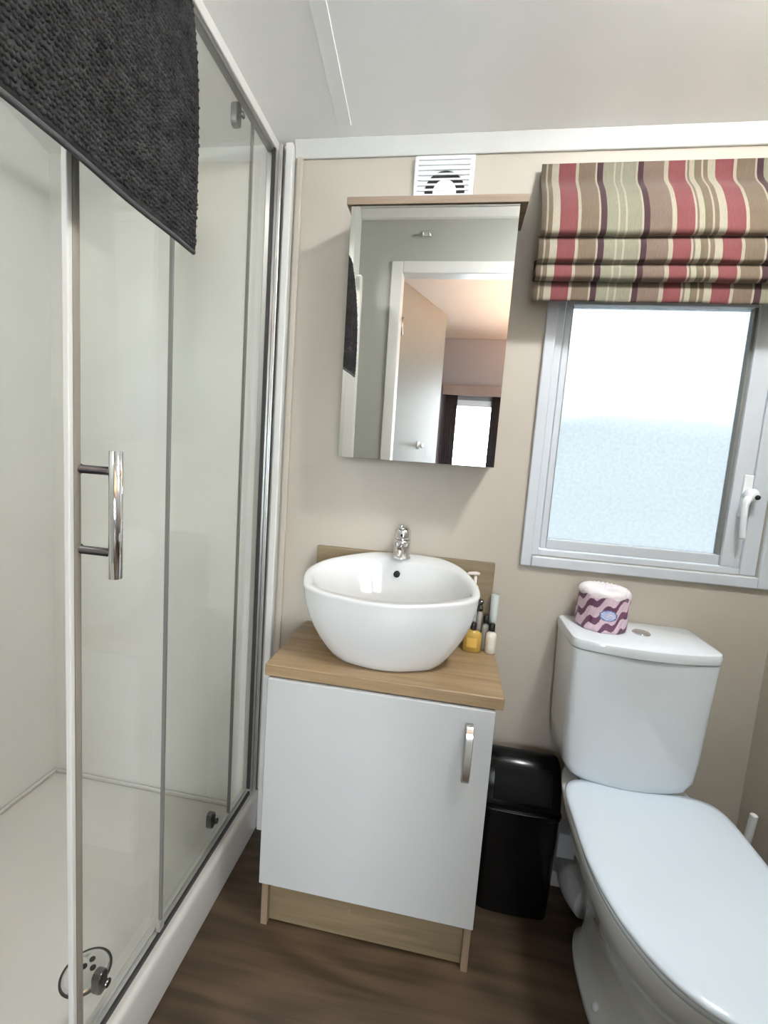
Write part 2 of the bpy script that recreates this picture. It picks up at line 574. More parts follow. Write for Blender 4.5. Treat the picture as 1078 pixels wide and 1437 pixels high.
bar('frame_member', WX0 + FX, 1.291, .004, .05, WZ1 - .018, WZ1, m_pvc, win)
sash = mesh_obj('sash', B((.780, .797, .010, .045, 1.011, 1.70), (1.242, 1.287, .002, .045, 1.011, 1.70), (.797, 1.242, .010, .045, 1.011, 1.0395), (.797, 1.242, .010, .045, 1.672, 1.70)), m_pvc, win, bevel=.003)
mesh_obj('gasket', B((1.2345, 1.242, .012, .03, 1.0395, 1.672), (.797, .800, .016, .03, 1.0395, 1.672)), m_greyseal, sash)
mesh_obj('pane', B((.797, 1.242, .0279, .0281, 1.0395, 1.672)), m_frost, sash)
# sash handle: plate, boss, lever, lock plug
hb = bmesh.new()
box(hb, 1.262, 1.284, -.006, .002, 1.145, 1.255)
han = mesh_obj('handle', hb, m_vent, win, bevel=.003)
hb = bmesh.new()
lathe(hb, [(0.0, -.004), (.017, -.004), (.017, .014), (.013, .020), (0, .021)], (1.279, -.004, 1.203), 24, 'y')
mesh_obj('boss', hb, m_vent, han, smooth=True)
hb = bmesh.new()
tube(hb, catmull([(1.270, -.020, 1.198), (1.262, -.024, 1.178), (1.262, -.026, 1.14), (1.268, -.024, 1.09)], 6, False), [.010] * 6 + [.008] * 12 + [.007], 12, flat=0.7)
mesh_obj('lever', hb, m_vent, han, smooth=True)
hb = bmesh.new()
lathe(hb, [(0, 0), (.0065, 0), (.006, .003), (0, .003)], (1.287, -.024, 1.199), 16, 'y')
mesh_obj('lock_plug', hb, m_hole, han, smooth=True)

# door frame, open door leaf
dr = empty('door_1', (0.53, YF, 0), kind='structure')
bar('jamb', DX0 - .050, DX0 + .008, YF - .075, YF + .014, 0, DZ1 + .05, m_trim, dr, .005)
bar('jamb', DX1 - .008, DX1 + .05, YF - .075, YF + .014, 0, DZ1 + .05, m_trim, dr, .005)
bar('door_head', DX0 + .008, DX1 - .008, YF - .075, YF + .014, DZ1 - .008, DZ1 + .05, m_trim, dr, .005)
def rot_boxes(boxes, ang, piv):
    bm = B(*boxes)
    bmesh.ops.rotate(bm, verts=bm.verts, cent=piv, matrix=Matrix.Rotation(ang, 3, 'Z'))
    return bm
piv = Vector((DX0 + .004, YF - .085, 0))
ANG = math.radians(-70)
leaf = mesh_obj('door_leaf', rot_boxes([(DX0 + .006, DX1 - .004, YF - .085 - .034, YF - .085, 0.012, DZ1 - .010)], ANG, piv), m_door, dr, bevel=.003)
for z in (0.3, 1.86):
    bm = bmesh.new()
    lathe(bm, [(0, 0), (.009, 0), (.009, .09), (0, .09)], (DX0 + .009, YF - .081, z), 12)
    mesh_obj('hinge', bm, m_satin, dr, smooth=True)
bm = bmesh.new()
lathe(bm, [(0, 0), (.024, 0), (.024, .006), (.010, .012), (.010, .02), (.016, .026), (.012, .034), (0, .036)], (DX0 + .34, YF - .085, 1.27), 20, 'y')
bmesh.ops.rotate(bm, verts=bm.verts, cent=(DX0 + .34, YF - .085, 1.27), matrix=Matrix.Rotation(PI, 3, 'Z'))
bmesh.ops.rotate(bm, verts=bm.verts, cent=piv, matrix=Matrix.Rotation(ANG, 3, 'Z'))
mesh_obj('coat_knob', bm, m_vent, leaf, smooth=True)

# hall beyond the doorway (seen only in the mirror)
HX0, HX1, HY = -0.55, 1.75, -3.60
HW0, HW1, HWZ0, HWZ1 = 0.46, 0.87, 0.62, 1.75
mesh_obj('floor', B((HX0, HX1, HY, -1.44, -0.04, 0)), m_floor, kind='structure')
PX0, PX1, PZ0, PZ1 = 1.00, 1.70, 0.45, 1.95
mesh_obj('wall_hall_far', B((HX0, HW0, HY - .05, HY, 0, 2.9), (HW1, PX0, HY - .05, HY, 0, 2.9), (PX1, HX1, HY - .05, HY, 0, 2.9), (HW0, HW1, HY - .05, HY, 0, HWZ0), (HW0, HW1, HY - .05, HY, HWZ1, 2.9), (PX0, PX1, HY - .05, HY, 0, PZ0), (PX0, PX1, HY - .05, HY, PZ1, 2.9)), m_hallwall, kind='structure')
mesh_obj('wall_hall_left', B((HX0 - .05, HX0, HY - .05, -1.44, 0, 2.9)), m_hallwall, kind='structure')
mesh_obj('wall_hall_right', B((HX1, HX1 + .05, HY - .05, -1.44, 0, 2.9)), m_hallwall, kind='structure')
bm = bmesh.new()
prism(bm, [(-1.44, 2.46), (-1.95, 2.56), (HY - .05, 2.34), (HY - .05, 2.39), (-1.95, 2.61), (-1.44, 2.51)], 'x', HX0 - .05, HX1 + .05)
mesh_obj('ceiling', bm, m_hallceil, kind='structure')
w2 = empty('window_2', (0.665, HY, HWZ0), kind='structure')
bar('frame_member', HW0, HW0 + .03, HY - .05, HY + .01, HWZ0, HWZ1, m_pvc, w2)
bar('frame_member', HW1 - .03, HW1, HY - .05, HY + .01, HWZ0, HWZ1, m_pvc, w2)
bar('frame_member', HW0 + .03, HW1 - .03, HY - .05, HY + .01, HWZ1 - .06, HWZ1, m_pvc, w2)
bar('frame_member', HW0 + .03, HW1 - .03, HY - .05, HY + .01, HWZ0, HWZ0 + .04, m_pvc, w2)
bar('pane', HW0 + .03, HW1 - .03, HY - .03, HY - .025, HWZ0 + .04, HWZ1 - .06, m_pane, w2, 0)

w3 = empty('fill_window', (1.33, HY, PZ0), kind='structure')  # added window outside the mirror's view, sends frontal daylight through the doorway
for (a, b_, c_, d_) in ((PX0, PX0 + .04, PZ0, PZ1), (PX1 - .04, PX1, PZ0, PZ1), (PX0 + .04, PX1 - .04, PZ0, PZ0 + .04), (PX0 + .04, PX1 - .04, PZ1 - .04, PZ1)):
    bar('frame_member', a, b_, HY - .05, HY + .01, c_, d_, m_pvc, w3)
bar('pane', PX0 + .04, PX1 - .04, HY - .03, HY - .025, PZ0 + .04, PZ1 - .04, m_pane, w3, 0)

# outside: pale ground and a low hazy rise
mesh_obj('ground', B((-60, 60, -60, 60, -0.65, -0.60)), m_ground, kind='structure')
bm = bmesh.new()
nx, ny = 60, 8
gv = [[bm.verts.new((-70 + 140 * i / nx, 22 + 30 * j / ny, -0.7 + (8.4 + 0.20 * math.sin(i * .7) + .15 * math.sin(i * 1.9 + 1)) * math.sin(PI / 2 * j / ny) ** 1.2)) for j in range(ny + 1)] for i in range(nx + 1)]
for i in range(nx):
    for j in range(ny):
        bm.faces.new((gv[i][j], gv[i + 1][j], gv[i + 1][j + 1], gv[i][j + 1]))
mesh_obj('hill', bm, m_hill, smooth=True, kind='structure')

# ------------------------------------------------------------------ shower enclosure
sh = empty('shower_enclosure', (-0.40, -0.62, 0), 'glass shower enclosure with sliding door and white low tray along the left wall', 'shower')
# tray: a rimmed pan with rounded front threshold
TZ = 0.130
bm = bmesh.new()
prism(bm, [(-0.060, 0.0), (-0.015, 0.0), (-0.012, 0.112), (-0.015, 0.124), (-0.022, 0.130), (-0.060, 0.130)], 'y', -1.245, -0.006)
box(bm, XL + .002, -0.060, -1.245, -0.006, 0.0, 0.050)
box(bm, XL + .002, XL + .012, -1.245, -0.006, 0.050, 0.064)
box(bm, XL + .012, -0.060, -0.015, -0.006, 0.050, 0.064)
box(bm, XL + .012, -0.060, -1.245, -1.235, 0.050, 0.064)
tray = mesh_obj('tray', bm, m_tray, sh, bevel=.006, seg=3)
# drain in the tray
bm = bmesh.new()
lathe(bm, [(0, 0), (.046, 0), (.046, .004), (.040, .007), (.036, .005), (0, .005)], (-0.185, -0.515, 0.0495), 40)
dn = mesh_obj('drain_cover', bm, m_chrome, tray, smooth=True)
bm = bmesh.new()
lathe(bm, [(.0455, 0), (.050, 0), (.050, .003), (.0455, .003)], (-0.185, -0.515, 0.0495), 40, cap0=False, cap1=False)
mesh_obj('drain_ring', bm, m_seal, tray, smooth=True)
bm = bmesh.new()
for (dx, dy) in ((-.004, .022), (-.010, .006), (.010, .008), (0, -.022), (-.018, -.014)):
    lathe(bm, [(0, 0), (.006, 0), (.006, .0012), (0, .0012)], (-0.185 + dx, -0.515 + dy, 0.0543), 12)
mesh_obj('drain_slots', bm, m_hole, tray)
# black seal under the bottom rail, rails
mesh_obj('seal', B((-0.040, -0.034, -1.21, -0.036, TZ, TZ + .010)), m_seal, sh)
rail = mesh_obj('bottom_rail', B((-0.066, -0.040, -1.21, -0.036, TZ, TZ + .010), (-0.056, -0.048, -1.21, -0.036, TZ + .010, TZ + .016)), m_alu, sh, bevel=.002)
mesh_obj('top_rail', B((-0.066, -0.034, -1.25, -0.0055, 2.052, 2.078)), m_trim, sh, bevel=.003)
mesh_obj('top_rail_channel', B((-0.058, -0.040, -1.21, -0.036, 2.044, 2.052)), m_greyseal, sh)
mesh_obj('wall_profile', B((-0.062, -0.034, -0.036, -0.0055, TZ, 2.052), (-0.034, -0.022, -0.020, -0.0055, TZ, 2.075)), m_alu, sh, bevel=.003)
mesh_obj('end_post', B((-0.066, -0.006, -1.25, -1.21, TZ, 2.078)), m_trim, sh, bevel=.008, seg=3)
# fixed glass panel by the back wall
fp = mesh_obj('fixed_panel', B((-0.042, -0.038, -0.465, -0.034, TZ + .012, 2.050)), m_glass, sh)
mesh_obj('edge_seal', B((-0.043, -0.036, -0.470, -0.465, TZ + .024, 2.046)), m_greyseal, fp)
mesh_obj('edge_foot', B((-0.045, -0.034, -0.477, -0.461, TZ + .012, TZ + .036)), m_alu, fp, bevel=.002)
mesh_obj('wall_seal', B((-0.044, -0.034, -0.042, -0.036, TZ + .022, 2.05)), m_seal, fp)
# sliding door panel
sd = mesh_obj('sliding_door', B((-0.056, -0.051, -0.674, -0.141, TZ + .018, 2.040)), m_glass, sh)
mesh_obj('leading_profile', B((-0.058, -0.042, -0.6875, -0.672, TZ + .018, 2.044)), m_profile, sd, bevel=.004)
mesh_obj('profile_seal', B((-0.051, -0.041, -0.6965, -0.6875, TZ + .018, 2.044)), m_trim, sd, bevel=.002)
mesh_obj('trailing_seal', B((-0.057, -0.049, -0.141, -0.136, TZ + .018, 2.040)), m_greyseal, sd)
def stadium(bm, y, z0, z1, x0, x1, r):
    pts = [(y + r * math.cos(a), z1 - r + r * math.sin(a)) for a in [PI * k / 10 for k in range(11)]]
    pts += [(y + r * math.cos(a), z0 + r + r * math.sin(a)) for a in [PI + PI * k / 10 for k in range(11)]]
    prism(bm, pts, 'x', x0, x1)
for (y, z0, z1) in ((-0.612, .166, .212), (-0.217, .166, .212), (-0.612, 1.99, 2.045), (-0.200, 1.99, 2.045)):
    bm = bmesh.new()
    stadium(bm, y, z0, z1, -0.074, -0.056, 0.012)
    lathe(bm, [(0, 0), (.008, 0), (.008, .006), (0, .007)], (-0.0505, y, (z0 + z1) / 2), 16, 'x')
    mesh_obj('roller', bm, m_roller, sd, bevel=.003)
bm = bmesh.new()
tube(bm, [(0.018, -0.674, 1.010), (0.018, -0.674, 1.0105), (0.018, -0.674, 1.2065), (0.018, -0.674, 1.207)], [.0085, .0098, .0098, .0085], 24)
hd = mesh_obj('handle', bm, m_chrome, sd, smooth=True)
for z in (1.050, 1.176):
    bm = bmesh.new()
    tube(bm, [(-0.051, -0.674, z), (-0.046, -0.674, z), (-0.0455, -0.674, z), (0.018, -0.674, z)], [.0095, .0095, .0065, .0065], 16)
    mesh_obj('standoff', bm, m_roller, hd, smooth=True)

# ------------------------------------------------------------------ bath mat over the shower rail
bmr = empty('bath_mat', (-0.01, -0.75, 1.57), 'charcoal bobbled chenille bath mat hung over the shower top rail', 'bath mat')
MY0, MY1 = -1.03, -0.488
def mat_pt(y, s):
    # s: arc length from the bottom hem upwards; goes up the outside, over the rail, down the inside
    wob = 0.0018 * math.sin(y * 14 + 0.6) + 0.0012 * math.sin(y * 31 + s * 9)
    yy = y - 0.018 * (1 - min(s / 0.48, 1)) * max(0, (y - MY0) / (MY1 - MY0)) ** 2
    zt = 2.03
    L1 = zt - 1.568
    if s <= L1:
        x = 0.030 - 0.036 * (s / L1) ** 3 + wob * (1 - s / L1)
        return Vector((x, yy, 1.568 + s)), Vector((1, 0, 0))
    a = (s - L1) / 0.046
    if a <= PI:
        return Vector((-0.052 + 0.046 * math.cos(a), yy, zt + 0.060 * math.sin(a))), Vector((math.cos(a), 0, math.sin(a)))
    return Vector((-0.098, yy, zt - (s - L1 - 0.046 * PI))), Vector((-1, 0, 0))
SMAX = 0.462 + 0.046 * PI + 0.10
bm = bmesh.new()
NY, NS = 40, 60
g = []
for i in range(NY + 1):
    row = []
    for j in range(NS + 1):
        p, n = mat_pt(MY0 + (MY1 - MY0) * i / NY, SMAX * j / NS)
        row.append((bm.verts.new(p + n * .003), bm.verts.new(p - n * .002)))
    g.append(row)
for i in range(NY):
    for j in range(NS):
        bm.faces.new((g[i][j][0], g[i + 1][j][0], g[i + 1][j + 1][0], g[i][j + 1][0]))
        bm.faces.new((g[i][j][1], g[i][j + 1][1], g[i + 1][j + 1][1], g[i + 1][j][1]))
for j in range(NS):
    for i in (0, NY):
        bm.faces.new((g[i][j][0], g[i][j + 1][0], g[i][j + 1][1], g[i][j][1]))
for i in range(NY):
    for j in (0, NS):
        bm.faces.new((g[i][j][0], g[i + 1][j][0], g[i + 1][j][1], g[i][j][1]))
mesh_obj('backing', bm, m_towel, bmr, smooth=True)
bm = bmesh.new()
for i in range(NY):
    pass
tube(bm, [mat_pt(MY0 + (MY1 - MY0) * i / NY, -0.001)[0] for i in range(NY + 1)], 0.0042, 8)
mesh_obj('hem', bm, m_hem, bmr, smooth=True)
# bobbles: small tufts on the face, too many to count
PITCH = 0.0076
verts, faces = [], []
def bobble(p, n, t, r, h, ln):
    b = n.cross(t).normalized()
    base = len(verts)
    for (k, rr, hh) in ((6, 1.0, 0.0), (6, 0.86, 0.6)):
        for q in range(k):
            a = 2 * PI * q / k
            verts.append(p + t * math.cos(a) * rr * r * ln + b * math.sin(a) * rr * r + n * hh * h)
    verts.append(p + n * h)
    for q in range(6):
        w_ = (q + 1) % 6
        faces.append((base + q, base + w_, base + 6 + w_, base + 6 + q))
        faces.append((base + 6 + q, base + 6 + w_, base + 12))
ns = int((SMAX - 0.008) / PITCH)
nyb = int((MY1 - MY0) / (PITCH * 0.92))
for j in range(ns):
    for i in range(nyb):
        y = MY0 + (i + .5 + (0.5 if j % 2 else 0)) * (MY1 - MY0) / nyb + random.uniform(-.0012, .0012)
        s = 0.008 + (j + .5) * PITCH + random.uniform(-.001, .001)
        if y > MY1 - .001:
            continue
        p, n = mat_pt(y, s)
        t = Vector((-n.z, 0, n.x)).normalized() if abs(n.x) + abs(n.z) > 0 else Vector((0, 0, 1))
        t = (t + Vector((0, random.uniform(-.4, .4), 0))).normalized()
        bobble(p + n * .002, n, t, PITCH * .41 * random.uniform(.85, 1.15), random.uniform(.0035, .0060), random.uniform(.95, 1.25))
me = bpy.data.meshes.new('bobbles')
me.from_pydata([v[:] for v in verts], [], faces)
me.materials.append(m_towel)
for p in me.polygons:
    p.use_smooth = True
bo = bpy.data.objects.new('bobbles', me)
COL.objects.link(bo)
bo.parent = bmr
bo.location = -WP[bmr.name]
bo['kind'] = 'stuff'

# ------------------------------------------------------------------ vanity unit
va = empty('vanity_unit', (0.394, -0.15, 0), 'white vanity cupboard with oak plinth and bow handle under the worktop', 'cabinet')
CX0, CX1 = 0.1265, 0.6605
mesh_obj('side_panel', B((CX0, CX0 + .017, -.296, -.002, 0, .689)), m_oak_v, va, bevel=.001)
mesh_obj('side_panel', B((CX1 - .017, CX1, -.296, -.002, 0, .689)), m_oak_v, va, bevel=.001)
mesh_obj('carcass', B((CX0 + .017, CX1 - .017, -.262, -.002, .135, .689)), m_white, va)
pl = mesh_obj('plinth', B((CX0 + .017, CX1 - .017, -.280, -.266, .002, .137)), m_oak_s, va, bevel=.001)
bm = bmesh.new()
lathe(bm, [(0, 0), (.0045, 0), (.004, .0016), (0, .0018)], (0.356, -.280, .078), 16, 'y')
mesh_obj('fixing_cap', bm, m_taupe, pl, smooth=True)
dr2 = mesh_obj('door', B((CX0 - .001, CX1 + .001, -.316, -.298, .139, .686)), m_white, va, bevel=.002)
# bow handle
bm = bmesh.new()
pts = catmull([(.608, -.316, .650), (.608, -.328, .648), (.608, -.339, .630), (.608, -.342, .583), (.608, -.339, .536), (.608, -.328, .518), (.608, -.316, .516)], 5, False)
rings = []
for i, p in enumerate(pts):
    d = (pts[min(i + 1, len(pts) - 1)] - pts[max(i - 1, 0)]).normalized()
    n = Vector((1, 0, 0)).cross(d).normalized()
    wv = 0.0085
    rings.append([p + Vector((wv, 0, 0)) + n * .0025, p + Vector((-wv, 0, 0)) + n * .0025, p + Vector((-wv, 0, 0)) - n * .0025, p + Vector((wv, 0, 0)) - n * .0025])
loft(bm, rings)
mesh_obj('handle', bm, m_satin, dr2, bevel=.0015)
WT = 0.718
tag(mesh_obj('worktop', B((.1145, .6790, -.310, -.0005, .689, WT)), m_oak, bevel=.003, seg=3), 'oak effect worktop slab on the white vanity cupboard, under the basin', 'worktop')
tag(mesh_obj('splashback', B((.139, .661, -.018, -.0005, WT, .959)), m_oak_s, bevel=.002), 'low oak effect splashback strip on the wall behind the basin', 'splashback')

# basin
rim_xy = [(.180, -.255), (.165, -.186), (.190, -.122), (.242, -.074), (.315, -.032), (.392, -.021), (.470, -.022), (.524, -.038), (.574, -.088), (.607, -.168), (.611, -.222), (.592, -.252), (.554, -.275), (.459, -.307), (.363, -.316), (.257, -.299), (.206, -.279)]
rim = catmull([(x, y, 0) for x, y in rim_xy], 6)
BC = Vector((.398, -.165, 0))
def rimz(y):
    return .900 + .207 * (y + .310)
def ring(scale, zf, cen=BC, dz=0.0, sy=None):
    out = []
    for p in rim:
        q = cen + Vector(((p.x - BC.x) * scale, (p.y - BC.y) * (sy if sy is not None else scale), 0))
        out.append(Vector((q.x, q.y, WT + (rimz(p.y) - WT) * zf + dz)))
    return out
bs = empty('basin', (.398, -.165, WT), 'white ceramic rounded triangular vessel basin standing on the oak worktop', 'basin')
bm = bmesh.new()
rings = []
for t in (0.0, .03, .10, .2, .32, .45, .6, .75, .88, .96):
    s = .56 + .43 * math.sin(min(1, t) * PI / 2) ** 0.80
    if t == 0:
        s = .55
    rings.append(ring(s, t, sy=s + .09 * (1 - t) ** 2))
rings.append(ring(.998, .99))
rings.append(ring(.985, 1.0, dz=.003))
rings.append(ring(.965, 1.0, dz=.003))
inn_xy = [(.200, -.245), (.184, -.186), (.206, -.134), (.250, -.098), (.316, -.078), (.394, -.072), (.472, -.076), (.522, -.082), (.562, -.112), (.590, -.170), (.593, -.218), (.576, -.240), (.544, -.259), (.457, -.290), (.365, -.299), (.262, -.283), (.220, -.265)]
inn = catmull([(x, y, 0) for x, y in inn_xy], 6)
IC = Vector((.396, -.178, 0))
def iring(s, zf, k=1.0, dz=0.0):
    out = []
    for p in inn:
        q = Vector((IC.x + (p.x - IC.x) * s, IC.y + (p.y - IC.y) * s, 0))
        zr = rimz(p.y)
        out.append(Vector((q.x, q.y, WT + (zr - WT) * zf * k + (rimz(IC.y) - WT) * zf * (1 - k) + dz)))
    return out
rings.append(iring(1.012, 1.0, 1, .002))
for (s_, zf, k) in ((.990, .985, 1), (.975, .955, 1), (.955, .89, 1), (.92, .80, .8), (.86, .66, .6), (.76, .51, .4), (.60, .38, .2), (.40, .31, 0), (.2, .28, 0), (.08, .275, 0)):
    rings.append(iring(s_, zf, k))
loft(bm, rings)
bowl = mesh_obj('bowl', bm, m_cer, bs, smooth=True)
bm = bmesh.new()
lathe(bm, [(0, -.006), (.009, -.006), (.009, .003), (0, .003)], (.3915, -.0845, .915), 20, 'y')
mesh_obj('overflow_hole', bm, m_hole, bs, smooth=True)

# mixer tap
tz = rimz(-.05) + .002
tp = empty('mixer_tap', (.397, -.055, tz), 'small chrome mixer tap standing on the back rim of the basin', 'tap')
bm = bmesh.new()
lathe(bm, [(0, 0), (.027, 0), (.027, .004), (.0235, .007), (.0225, .040), (.0240, .046), (.0240, .052), (0, .054)], (.397, -.055, tz), 28)
mesh_obj('tap_body', bm, m_chrome, tp, smooth=True)
bm = bmesh.new()
tube(bm, catmull([(.397, -.062, tz + .020), (.397, -.095, tz + .030), (.397, -.118, tz + .030), (.397, -.126, tz + .018)], 6, False), [.013] * 6 + [.0125] * 6 + [.011] * 7, 18)
mesh_obj('spout', bm, m_chrome, tp, smooth=True)
bm = bmesh.new()
lathe(bm, [(0, 0), (.0225, 0), (.0240, .006), (.0225, .024), (.016, .033), (0, .036)], (.397, -.053, tz + .054), 28)
cap = mesh_obj('tap_lever', bm, m_chrome, tp, smooth=True)
bm = bmesh.new()
tube(bm, [(.397, -.050, tz + .080), (.397, -.075, tz + .090), (.397, -.100, tz + .096), (.397, -.108, tz + .097)], [.010, .009, .008, .006], 14, flat=.6)
mesh_obj('lever_arm', bm, m_chrome, cap, smooth=True)
bm = bmesh.new()
lathe(bm, [(0, 0), (.004, 0), (.004, .0025), (0, .0025)], (.397, -.0760, tz + .068), 12, 'y')
mesh_obj('indicator_dot', bm, m_hole, cap, smooth=True)

# ------------------------------------------------------------------ toiletries right of the basin
def liquid(name, col, rough=0.15, trans=0.7):
    m = mat(name, col, rough, vary=0.03)
    p = m.node_tree.nodes['Principled BSDF']
    p.inputs['Transmission Weight'].default_value = trans
    p.inputs['IOR'].default_value = 1.38
    return m
m_yellow = liquid('amber_gel', (0.80, 0.52, 0.12), .2, .35)
m_clear = liquid('clear_gel', (0.86, 0.80, 0.76), .15, .6)
m_lotion = mat('white_lotion', (0.82, 0.77, 0.68), .35)
m_cap = mat('black_cap', (0.012, 0.011, 0.010), .3)
m_pump = mat('pale_pump', (0.78, 0.70, 0.66), .35)
m_tumbler = liquid('pale_tumbler', (0.78, 0.83, 0.80), .35, .35)
m_label = mat('cream_label', (0.72, 0.45, 0.10), .6)
m_ink = mat('label_ink', (0.20, 0.16, 0.12), .6)

def mini_bottle(x, y, r, h, m, label, flat=.72, capr=.0085, caph=.02, tone=None):
    o = empty('toiletry_bottle', (x, y, WT), label, 'bottle', None, 'travel toiletries beside the basin')
    bm = bmesh.new()
    prof = [(.86, 0), (1, .03), (1, .70), (.93, .80), (.62, .88), (.36, .92), (.36, 1.0)]
    rings = [[Vector((x + r * a * math.cos(2 * PI * k / 28), y + r * a * flat * math.sin(2 * PI * k / 28), WT + h * b)) for k in range(28)] for a, b in prof]
    loft(bm, rings)
    b = mesh_obj('body', bm, m, o, smooth=True)
    bm = bmesh.new()
    lathe(bm, [(0, 0), (capr, 0), (capr * 1.04, .002), (capr, caph - .003), (capr * .85, caph), (0, caph)], (x, y, WT + h - .004), 20)
    mesh_obj('cap', bm, m_cap, o, smooth=True)
    if tone:
        bm = bmesh.new()
        n = 10
        loft(bm, [[Vector((x + (r + .0004) * math.cos(a), y + (r + .0004) * flat * math.sin(a), z)) for a in [-PI * .5 - .62 + 1.1 * k / n for k in range(n + 1)]] for z in (WT + h * .22, WT + h * .62)], False, False, False)
        mesh_obj('front_label', bm, tone, o, smooth=True)
    return o

mini_bottle(.614, -.068, .0255, .066, m_yellow, 'amber yellow toiletry bottle with black cap, in front beside the basin', flat=.55, tone=m_label)
mini_bottle(.664, -.066, .0145, .068, m_lotion, 'creamy white toiletry bottle with black cap at the worktop edge', flat=.9, tone=m_lotion)
mini_bottle(.648, -.045, .0100, .082, m_clear, 'clear blush toiletry bottle with black cap between the yellow and white ones', flat=.95, capr=.0085)
o = empty('silver_neck_bottle', (.6305, -.033, WT), 'small clear bottle with a silver pump neck behind the other miniatures', 'bottle')
bm = bmesh.new()
lathe(bm, [(.008, 0), (.009, .004), (.009, .095), (.006, .104), (.006, .110), (0, .110)], (.6305, -.033, WT), 24)
mesh_obj('body', bm, m_clear, o, smooth=True)
bm = bmesh.new()
lathe(bm, [(0, 0), (.0075, 0), (.0075, .012), (.0045, .014), (.0045, .020), (.0085, .022), (.008, .030), (0, .031)], (.6305, -.033, WT + .106), 20)
mesh_obj('pump_neck', bm, m_roller, o, smooth=True)
# soap dispenser half behind the basin rim
SX, SY = .6065, -.036
o = empty('soap_dispenser', (SX, SY, WT), 'pale pump soap dispenser peeking out behind the right rim of the basin', 'soap dispenser')
bm = bmesh.new()
lathe(bm, [(.0135, 0), (.015, .005), (.015, .135), (.012, .148), (.009, .154), (0, .154)], (SX, SY, WT), 28)
mesh_obj('body', bm, m_tumbler, o, smooth=True)
bm = bmesh.new()
lathe(bm, [(0, 0), (.0105, 0), (.0105, .024), (.008, .027), (.0045, .028), (.0045, .056), (0, .056)], (SX + .002, SY, WT + .150), 20)
pc = mesh_obj('pump_collar', bm, m_pump, o, smooth=True)
bm = bmesh.new()
tube(bm, [(SX + .013, SY, WT + .211), (SX + .002, SY, WT + .212), (SX - .016, SY - .004, WT + .211), (SX - .024, SY - .006, WT + .205)], [.006, .0080, .0065, .004], 14, flat=.7)
mesh_obj('pump_head', bm, m_pump, pc, smooth=True)
# slim tumbler
o = empty('tumbler', (.6675, -.034, WT), 'slim pale translucent tumbler at the back right corner of the worktop', 'tumbler')
bm = bmesh.new()
lathe(bm, [(0, .004), (.0075, .004), (.0100, .157), (.0112, .157), (.0088, 0), (0, 0)], (.6675, -.034, WT), 32, cap0=False, cap1=False)
mesh_obj('cup', bm, m_tumbler, o, smooth=True)

# ------------------------------------------------------------------ mirror cabinet
mc = empty('mirror_cabinet', (.417, 0, 1.226), 'wall cabinet with a frameless mirror door and oak top above the basin', 'mirror cabinet')
TILT = math.radians(1.3)
bm = B((.213, .622, -.098, -.0005, 1.232, 1.853))
mesh_obj('carcass', bm, m_taupe, mc, bevel=.001)
mesh_obj('top_board', B((.2005, .6415, -.131, -.0005, 1.8515, 1.870)), m_taupe, mc, bevel=.0015)
def tilted(b):
    bm = B(b)
    bmesh.ops.rotate(bm, verts=bm.verts, cent=(0, -.118, 1.54), matrix=Matrix.Rotation(TILT, 3, 'X'))
    return bm
dm = mesh_obj('mirror_door', tilted((.2125, .6225, -.118, -.106, 1.2265, 1.8485)), m_taupe, mc)
mesh_obj('mirror_glass', tilted((.2130, .6220, -.1225, -.1185, 1.2270, 1.8480)), m_mirror, dm)

# extractor vent
vt = empty('extractor_vent', (.427, 0, 1.956), 'square white extractor fan grille on the wall above the mirror cabinet', 'vent')
VX, VZ = .4275, 1.9575
bm = bmesh.new()
box(bm, VX - .080, VX + .080, -.012, -.0005, VZ - .080, VZ + .080)
mesh_obj('faceplate', bm, m_vent, vt, bevel=.004)
bm = bmesh.new()
VC = (VX + .005, -.012, VZ - .014)
lathe(bm, [(.031, 0), (.053, 0), (.053, .0022), (.031, .0022)], VC, 48, 'y', False, False)
mesh_obj('grille_opening', bm, m_hole, vt)
for k in range(12):
    z = VZ - .072 + k * .0128
    mesh_obj('slat', B((VX - .068, VX + .068, -.0160, -.0125, z - .0026, z + .0026)), m_vent, vt, bevel=.001)
bm = bmesh.new()
lathe(bm, [(0, 0), (.031, 0), (.031, .003), (0, .003)], VC, 40, 'y')
mesh_obj('hub', bm, m_vent, vt)

# twin coat hook above the doorway (seen in the mirror)
hk = empty('coat_hook', (.283, YF, 2.33), 'small chrome twin coat hook on the wall over the doorway', 'hook')
bm = bmesh.new()
box(bm, .258, .308, YF, YF + .006, 2.318, 2.345)
mesh_obj('hook_plate', bm, m_chrome, hk, bevel=.003)
for sx in (-1, 1):
    bm = bmesh.new()
    x = .283 + sx * .016
    tube(bm, catmull([(x, YF + .004, 2.335), (x, YF + .022, 2.322), (x, YF + .030, 2.312), (x, YF + .036, 2.328)], 5, False), .005, 10)
    mesh_obj('peg', bm, m_chrome, hk, smooth=True)

# fill lamp added on the ceiling to brighten the room (above the frame)
cl = empty('ceiling_fill_lamp', (FILL_X, FILL_Y, ceil_z(FILL_Y)), 'round white fill lamp added on the ceiling out of view to brighten the bathroom', 'lamp')
bm = bmesh.new()
lathe(bm, [(.05, .04), (.11, .03), (.118, -.024), (.112, -.034)], (FILL_X, FILL_Y, ceil_z(FILL_Y)), 40, cap0=False, cap1=False)
mesh_obj('fill_lamp_base', bm, m_vent, cl, smooth=True)
bm = bmesh.new()
lathe(bm, [(0, -.108), (.05, -.103), (.085, -.083), (.103, -.052), (.106, -.034), (0, -.033)], (FILL_X, FILL_Y, ceil_z(FILL_Y)), 40)
mesh_obj('fill_lamp_dome', bm, emit_mat('fill_lamp_glow', (0.96, 0.985, 1.0), FILL_GLOW), cl, smooth=True)
